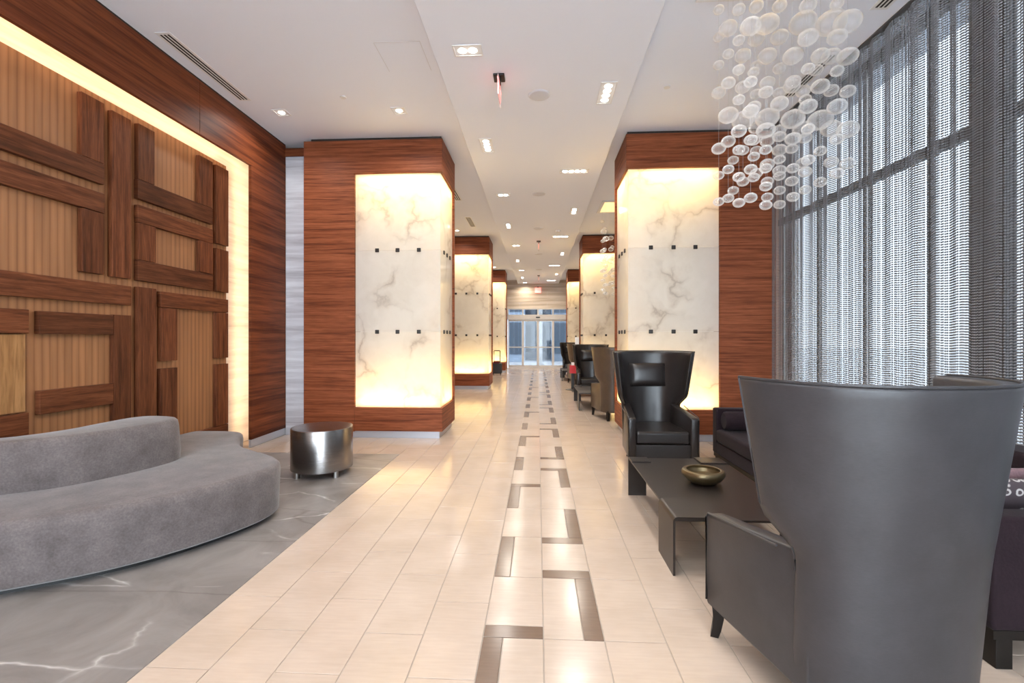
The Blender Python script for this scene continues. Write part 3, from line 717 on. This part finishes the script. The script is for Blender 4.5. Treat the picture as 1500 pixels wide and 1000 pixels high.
def chandelier():
    root = empty('bubble_chandelier', (CX0, CY0, ZC))
    obj('canopy', boxes([(-.46, .46, -.46, -.40, -.02, 0), (-.46, .46, .40, .46, -.02, 0), (-.46, -.40, -.40, .40, -.02, 0), (.40, .46, -.40, .40, -.02, 0)]), M['trim_white'], root)
    obj('canopy_lamp_panel', boxes([(-.40, .40, -.40, .40, -.006, 0)]), M['gold'], root)
    low = {}
    em = ellipsoid(); cap_m = lathe([(0, -.006), (.006, -.006), (.006, .006), (0, .006)], 8)
    used = {}
    for cx, cy, w_ in BUB:
        px, py = 1020 + cx / 3.125, cy / 3.125; dia = w_ / 3.125
        best = None
        for i, x in enumerate(GX):
            for j, y in enumerate(GY):
                q = proj(x, y, 3); d = abs(q[0] - px)
                z = CH + (HY - py) * q[2] / F
                if z > 4.22: d += 30
                for zz_ in used.get((i, j), []):
                    if abs(zz_ - z) < .115: d += 14
                if best is None or d < best[0]: best = (d, i, j, z, q[2])
        _, i, j, z, zc = best
        used.setdefault((i, j), []).append(z)
        r = min(.105, max(.042, dia / 2 * zc / F * .97))
        b_ = obj('glass_bubble', em, M['bubble'], root, (GX[i] - CX0, GY[j] - CY0, z - ZC)); b_.scale = (r, r, r)
        low[(i, j)] = min(low.get((i, j), 9), z)
    for (i, j), z in low.items():
        obj('cable', tube([(GX[i] - CX0, GY[j] - CY0, 0), (GX[i] - CX0, GY[j] - CY0, z - ZC)], .0007, 4), M['cable'], root)
    return root
ch = chandelier(); tag(ch, 'cascading chandelier of clear blown-glass bubbles over the brass bowl', 'chandelier', 'bubble chandeliers')
c2 = copy_tree(ch); c2.location = (CX0, CY0 + 6.75, ZC); tag(c2, 'farther glass bubble chandelier half hidden behind the onyx column', 'chandelier', 'bubble chandeliers')

# ================================================================== CHAIN CURTAIN
def curtain():
    v, f = [], []; rnd = random.Random(3)
    y = 3.22
    P = .0205
    oct_f = [(0, 2, 4), (2, 1, 4), (1, 3, 4), (3, 0, 4), (2, 0, 5), (1, 2, 5), (3, 1, 5), (0, 3, 5)]
    while y < 6.86:
        x = 3.205 + .012 * math.sin(y * 31 + 1.7 * math.sin(y * 5.1)) + rnd.uniform(-.006, .006)
        z = .035 + .004 * math.sin(y * 27 + .8) + .0012 * math.sin(y * 190)
        while z < ZC - .002:
            zc = z
            b_ = len(v)
            v += [(x - .009, y, zc - .002), (x + .009, y, zc - .002), (x, y - .0105, zc + .002), (x, y + .0105, zc + .002), (x, y, zc + .0087), (x, y, zc - .0087)]
            f += [(b_ + q[0], b_ + q[1], b_ + q[2]) for q in oct_f]
            z += P
        y += .0135 + .002 * math.cos(y * 31) + rnd.uniform(-.003, .003)
    y = YB + .2
    while y < 3.22:
        x = 3.205 + .030 * math.sin(y * 27); b_ = len(v); w_ = .007
        v += [(x - w_, y, .03), (x, y - w_, .03), (x + w_, y, .03), (x, y + w_, .03), (x - w_, y, ZC - .003), (x, y - w_, ZC - .003), (x + w_, y, ZC - .003), (x, y + w_, ZC - .003)]
        f += [(b_ + i, b_ + (i + 1) % 4, b_ + 4 + (i + 1) % 4, b_ + 4 + i) for i in range(4)]
        y += .016
    return mesh(v, f)
cu = tag(obj('chain_curtain', curtain(), M['link']), 'floor-length dark metal chain curtain hanging before the tall windows', 'curtain', kind='stuff')
obj('curtain_track', boxes([(3.16, 3.25, YB + .1, 6.88, ZC - .012, ZC)]), M['bronzeframe'], cu)

# ================================================================== CEILING FIXTURES
def downlight(nx, ny, label, group):
    lx, ly = .075 + .098 * nx, .075 + .098 * ny
    root = empty('downlight'); tag(root, label, 'ceiling light', group)
    t = .014
    obj('trim', boxes([(-lx / 2, lx / 2, -ly / 2, -ly / 2 + t, -.006, 0), (-lx / 2, lx / 2, ly / 2 - t, ly / 2, -.006, 0), (-lx / 2, -lx / 2 + t, -ly / 2 + t, ly / 2 - t, -.006, 0), (lx / 2 - t, lx / 2, -ly / 2 + t, ly / 2 - t, -.006, 0)]), M['trim_white'], root)
    obj('housing', boxes([(-lx / 2 + t, lx / 2 - t, -ly / 2 + t, ly / 2 - t, -.002, 0)]), M['trim_white'], root)
    lm = lathe([(0, -.008), (.034, -.008), (.040, -.003), (.040, -.001), (0, -.001)], 16)
    for i in range(nx):
        for j in range(ny):
            obj('lamp', lm, M['lamp'], root, ((i - (nx - 1) / 2) * .098, (j - (ny - 1) / 2) * .098, 0))
    area('lamp_light', root, (0, 0, -.02), (0, 0, 0), lx * .8, ly * .8, P_DOWN * (.5 + .125 * nx * ny), WARM, 150)
    return root
G1 = 'recessed downlights in the dropped ceiling'
d2 = None
LP = [(-.66, 4.40, 2, 1), (.755, 5.25, 1, 4), (-.715, 6.58, 1, 4), (.585, 7.66, 4, 1), (-.655, 8.86, 2, 1), (.765, 10.06, 1, 4), (-.71, 11.3, 1, 4), (.60, 12.55, 4, 1), (-.63, 13.7, 2, 1), (.775, 15.1, 1, 4), (-.705, 16.35, 1, 4), (.61, 17.5, 4, 1),
      (-.65, 18.65, 2, 1), (.78, 19.85, 1, 4), (-.69, 20.9, 1, 4), (.615, 21.95, 4, 1), (-.63, 22.75, 2, 1), (.585, 2.85, 4, 1), (-.715, 1.9, 1, 4), (.755, .4, 1, 4), (-.66, -.5, 2, 1), (.585, -1.9, 4, 1)]
pr_ = {}
ORD = ['nearest', 'second', 'third', 'fourth', 'fifth', 'sixth', 'seventh', 'eighth', 'ninth', 'tenth', 'eleventh']
TXT = {(2, 1): 'short two-lamp recessed downlight in the ceiling strip, %s of its kind from the glass doors', (1, 4): 'lengthwise four-lamp recessed downlight in the ceiling strip, %s of its kind from the glass doors', (4, 1): 'crosswise four-lamp recessed downlight in the ceiling strip, %s of its kind from the glass doors'}
for x, y, nx, ny in LP:
    if (nx, ny) not in pr_: o = pr_[(nx, ny)] = downlight(nx, ny, TXT[(nx, ny)], G1)
    else: o = copy_tree(pr_[(nx, ny)])
    o.location = (x, y, ZM)
    if y > 9:      # the inner hall is lamped warmer and stronger than the window bay
        for q in o.children:
            if q.type == 'LIGHT':
                k_ = ('hall', nx, ny)
                if k_ not in pr_: pr_[k_] = q.data.copy(); pr_[k_].energy *= 1.4; pr_[k_].color = (1, .92, .80)
                q.data = pr_[k_]
    o['label'] = TXT[(nx, ny)] % ORD[sorted([q[1] for q in LP if q[2:] == (nx, ny)], reverse=True).index(y)]
o = None
for x, y, lb in ((-3.26, 5.83, 'above the wall corner by the striated stone strip'), (-1.75, 5.86, 'in front of the drum-table onyx column'), (-2.15, 12.45, 'before the second onyx column'), (-1.75, 18.9, 'above the suitcase'),
                 (-3.26, 2.4, 'over the curved sofa near the relief wall'), (-1.75, 2.4, 'over the marble edge beside the sofa'), (-2.5, -.8, 'over the marble by the rear windows')):
    o = downlight(1, 1, 'small square single-lamp downlight in the higher side ceiling', 'side ceiling downlights') if o is None else copy_tree(o)
    o.location = (x, y, ZC); o['label'] = 'small square single-lamp downlight ' + lb
spk = lathe([(0, -.012), (.10, -.012), (.118, -.008), (.125, 0), (0, 0)], 40)
for x, y in ((.015, 5.25), (.015, 8.83), (.015, 11.6), (.02, 15.1), (.03, 18.5)):
    tag(obj('ceiling_speaker', spk, M['speaker'], None, (x, y, ZM)), 'round flush grey ceiling speaker, %s from the glass doors' % ORD[[18.5, 15.1, 11.6, 8.83, 5.25].index(y)], 'speaker', 'ceiling speakers')
tag(obj('smoke_detector', lathe([(0, -.045), (.035, -.045), (.055, -.03), (.06, 0), (0, 0)], 24), M['whitep'], None, (.51, 11.85, ZM)), 'small white round smoke detector on the ceiling strip', 'smoke detector')
for x, y, lb in ((-2.32, 5.5, 'tiny white sprinkler cover over the grey curved sofa side'), (1.475, 5.48, 'tiny pale sprinkler cover beside the glass bubble chandelier')):
    tag(obj('sprinkler_cover', lathe([(0, -.008), (.035, -.008), (.04, 0), (0, 0)], 24), M['whitep'], None, (x, y, ZC)), lb, 'sprinkler')
def diffuser(x, y0, y1, label):
    root = empty('air_diffuser', (x, (y0 + y1) / 2, ZC)); tag(root, label, 'air vent', 'slot air diffusers'); h = (y1 - y0) / 2
    obj('frame', boxes([(-.075, .075, -h - .03, h + .03, -.004, 0)]), M['trim_white'], root)
    for k in (-1, 0, 1): obj('slot', boxes([(k * .036 - .009, k * .036 + .009, -h, h, -.006, -.003)]), M['reveal'], root)
diffuser(-3.53, 4.27, 5.48, 'long three-slot air diffuser beside the dark wood header')
diffuser(2.97, 3.25, 4.26, 'three-slot air diffuser next to the dark pier by the curtain')
diffuser(2.97, 4.95, 5.75, 'three-slot air diffuser behind the bubble chandelier by the curtain')
diffuser(-1.65, 8.75, 9.7, 'three-slot air diffuser just past the first onyx column')
diffuser(-1.66, 11.1, 12.0, 'three-slot air diffuser before the second onyx column')
# hanging edge-lit signs seen edge-on
def text_mesh(s, size):
    cu_ = bpy.data.curves.new('t', 'FONT'); cu_.body = s; cu_.size = size; cu_.align_x = 'CENTER'; cu_.align_y = 'CENTER'; cu_.extrude = .001
    to = bpy.data.objects.new('t', cu_); COL.objects.link(to); bpy.context.view_layer.update()
    m = bpy.data.meshes.new_from_object(to.evaluated_get(bpy.context.evaluated_depsgraph_get())); bpy.data.objects.remove(to); return m
M['acryl'] = pbr('sign_acrylic', (.9, .80, .80), .15, Alpha=.55)
xm = text_mesh('EXIT', .17); xm.materials.clear(); xm.materials.append(M['redlit'])
for x, y, lb in ((-.40, 4.86, 'edge-lit acrylic exit sign on a black canopy nearest the bubble chandelier'), (.02, 13.1, 'edge-lit hanging exit sign between the second pair of onyx columns'), (.03, 20.2, 'edge-lit hanging exit sign just before the glass doors')):
    r = tag(empty('exit_sign', (x, y, ZM)), lb, 'exit sign', 'hanging exit signs')
    obj('canopy', box(-.057, .057, -.07, .07, -.022, 0, .004, 1), M['black'], r); obj('bracket', box(-.016, .016, -.05, .05, -.07, -.02, .004, 1), M['black'], r)
    obj('panel', box(-.005, .005, -.15, .15, -.25, -.05), M['acryl'], r)
    for s in (-1, 1): obj('lettering', xm, None, r, (s * .0066, 0, -.15), (math.pi / 2, 0, s * math.pi / 2))
r = tag(empty('wall_exit_sign', (0, YE - .03, 3.80)), 'red lit exit sign above the sliding glass doors', 'exit sign')
obj('box', box(-.15, .15, -.02, .03, -.13, .13, .005, 1), M['redlit'], r); obj('lettering', text_mesh('EXIT', .13), M['whitep'], r, (0, -.022, 0), (math.pi / 2, 0, 0)); obj('mount', box(-.03, .03, -.01, .03, .13, .18), M['black'], r)

# ================================================================== SMALL FAR THINGS
r = tag(empty('pedestal_stand', (.97, 13.2, 0)), 'black pole stand with red box top standing beside the armchairs', 'stand')
obj('base', lathe([(0, 0), (.20, 0), (.20, .012), (.05, .03), (0, .03)], 28), M['black'], r); obj('pole', box(-.045, .045, -.045, .045, .025, .46, .004, 1), M['black'], r)
obj('red_box', box(-.09, .09, -.07, .07, .46, .68, .008, 2), M['red'], r); obj('paper_top', box(-.04, .04, -.04, .04, .68, .76, .006, 2), M['whitep'], r)
r = tag(empty('sanitizer_stand', (1.05, 12.75, 0)), 'slim stand with white dispenser rising behind the black armchair', 'dispenser')
obj('base', lathe([(0, 0), (.15, 0), (.15, .012), (0, .02)], 24), M['black'], r); obj('pole', lathe([(0, .015), (.015, .015), (.015, 1.24), (0, 1.24)], 10), M['black'], r)
obj('dispenser', box(-.05, .05, -.05, .05, 1.22, 1.46, .015, 2), M['whitep'], r)
r = tag(empty('suitcase', (-1.62, 18.55, 0)), 'black wheeled suitcase with raised handle by the onyx column', 'suitcase')
obj('shell', box(-.20, .20, -.13, .13, .05, .46, .04, 3), M['black'], r); obj('red_bag', box(-.13, .11, -.14, .08, .44, .55, .04, 3), M['darkred'], r)
obj('handle', tube([(-.12, .1, .46), (-.12, .1, .93), (-.10, .1, .95), (.10, .1, .95), (.12, .1, .93), (.12, .1, .46)], .018, 8), M['black'], r)
for s in (-1, 1): obj('wheel', lathe([(0, -.015), (.045, -.015), (.045, .015), (0, .015)], 14), M['black'], r, (s * .15, .10, .045), (0, math.pi / 2, 0))
tag(obj('card_reader', box(-.03, .03, -.015, 0, -.06, .06, .004, 1), M['black'], None, (-1.56, YE, 1.28)), 'small black reader on the wall beside the glass doors', 'card reader')
for i, (x, y, w_, d, h, colr, lb) in enumerate(((-2.6, 31, 3.4, 4, 9, (.45, .55, .68), 'pale blue building front seen through the glass doors, beside the white pillar'), (.15, 27, .22, .3, 5, (.75, .78, .8), 'slim white pillar outside the glass doors'), (3.0, 32, 4.2, 4, 10, (.30, .36, .44), 'slate blue building outside the glass doors'), (.2, 36.2, 10, 1.2, 12, (.50, .56, .62), 'wide pale grey building added far beyond the white pillar to dim the sky'))):  # last building added to cut the bright sky between the others
    rr = tag(empty('building' if w_ > 1 else 'pillar', (x, y, -.11)), lb, 'building' if w_ > 1 else 'pillar'); mm_ = pbr('facade', colr, .6)
    obj('wall' if w_ > 1 else 'shaft', box(-w_ / 2, w_ / 2, 0, d, 0, h, .01, 1), mm_, rr)
    if w_ > 1:
        nw = 3 if w_ < 8 else 9
        for a in range(nw):
            for q in range(3): obj('window', boxes([(-w_ / 2 + w_ * (a + .15) / nw, -w_ / 2 + w_ * (a + .85) / nw, -.03, .0, .5 + q * 2.8, 2.6 + q * 2.8)]), M['farglass'], rr)
    else: obj('foot', box(-.18, .18, -.05, .35, 0, .15, .01, 1), M['concrete'], rr)
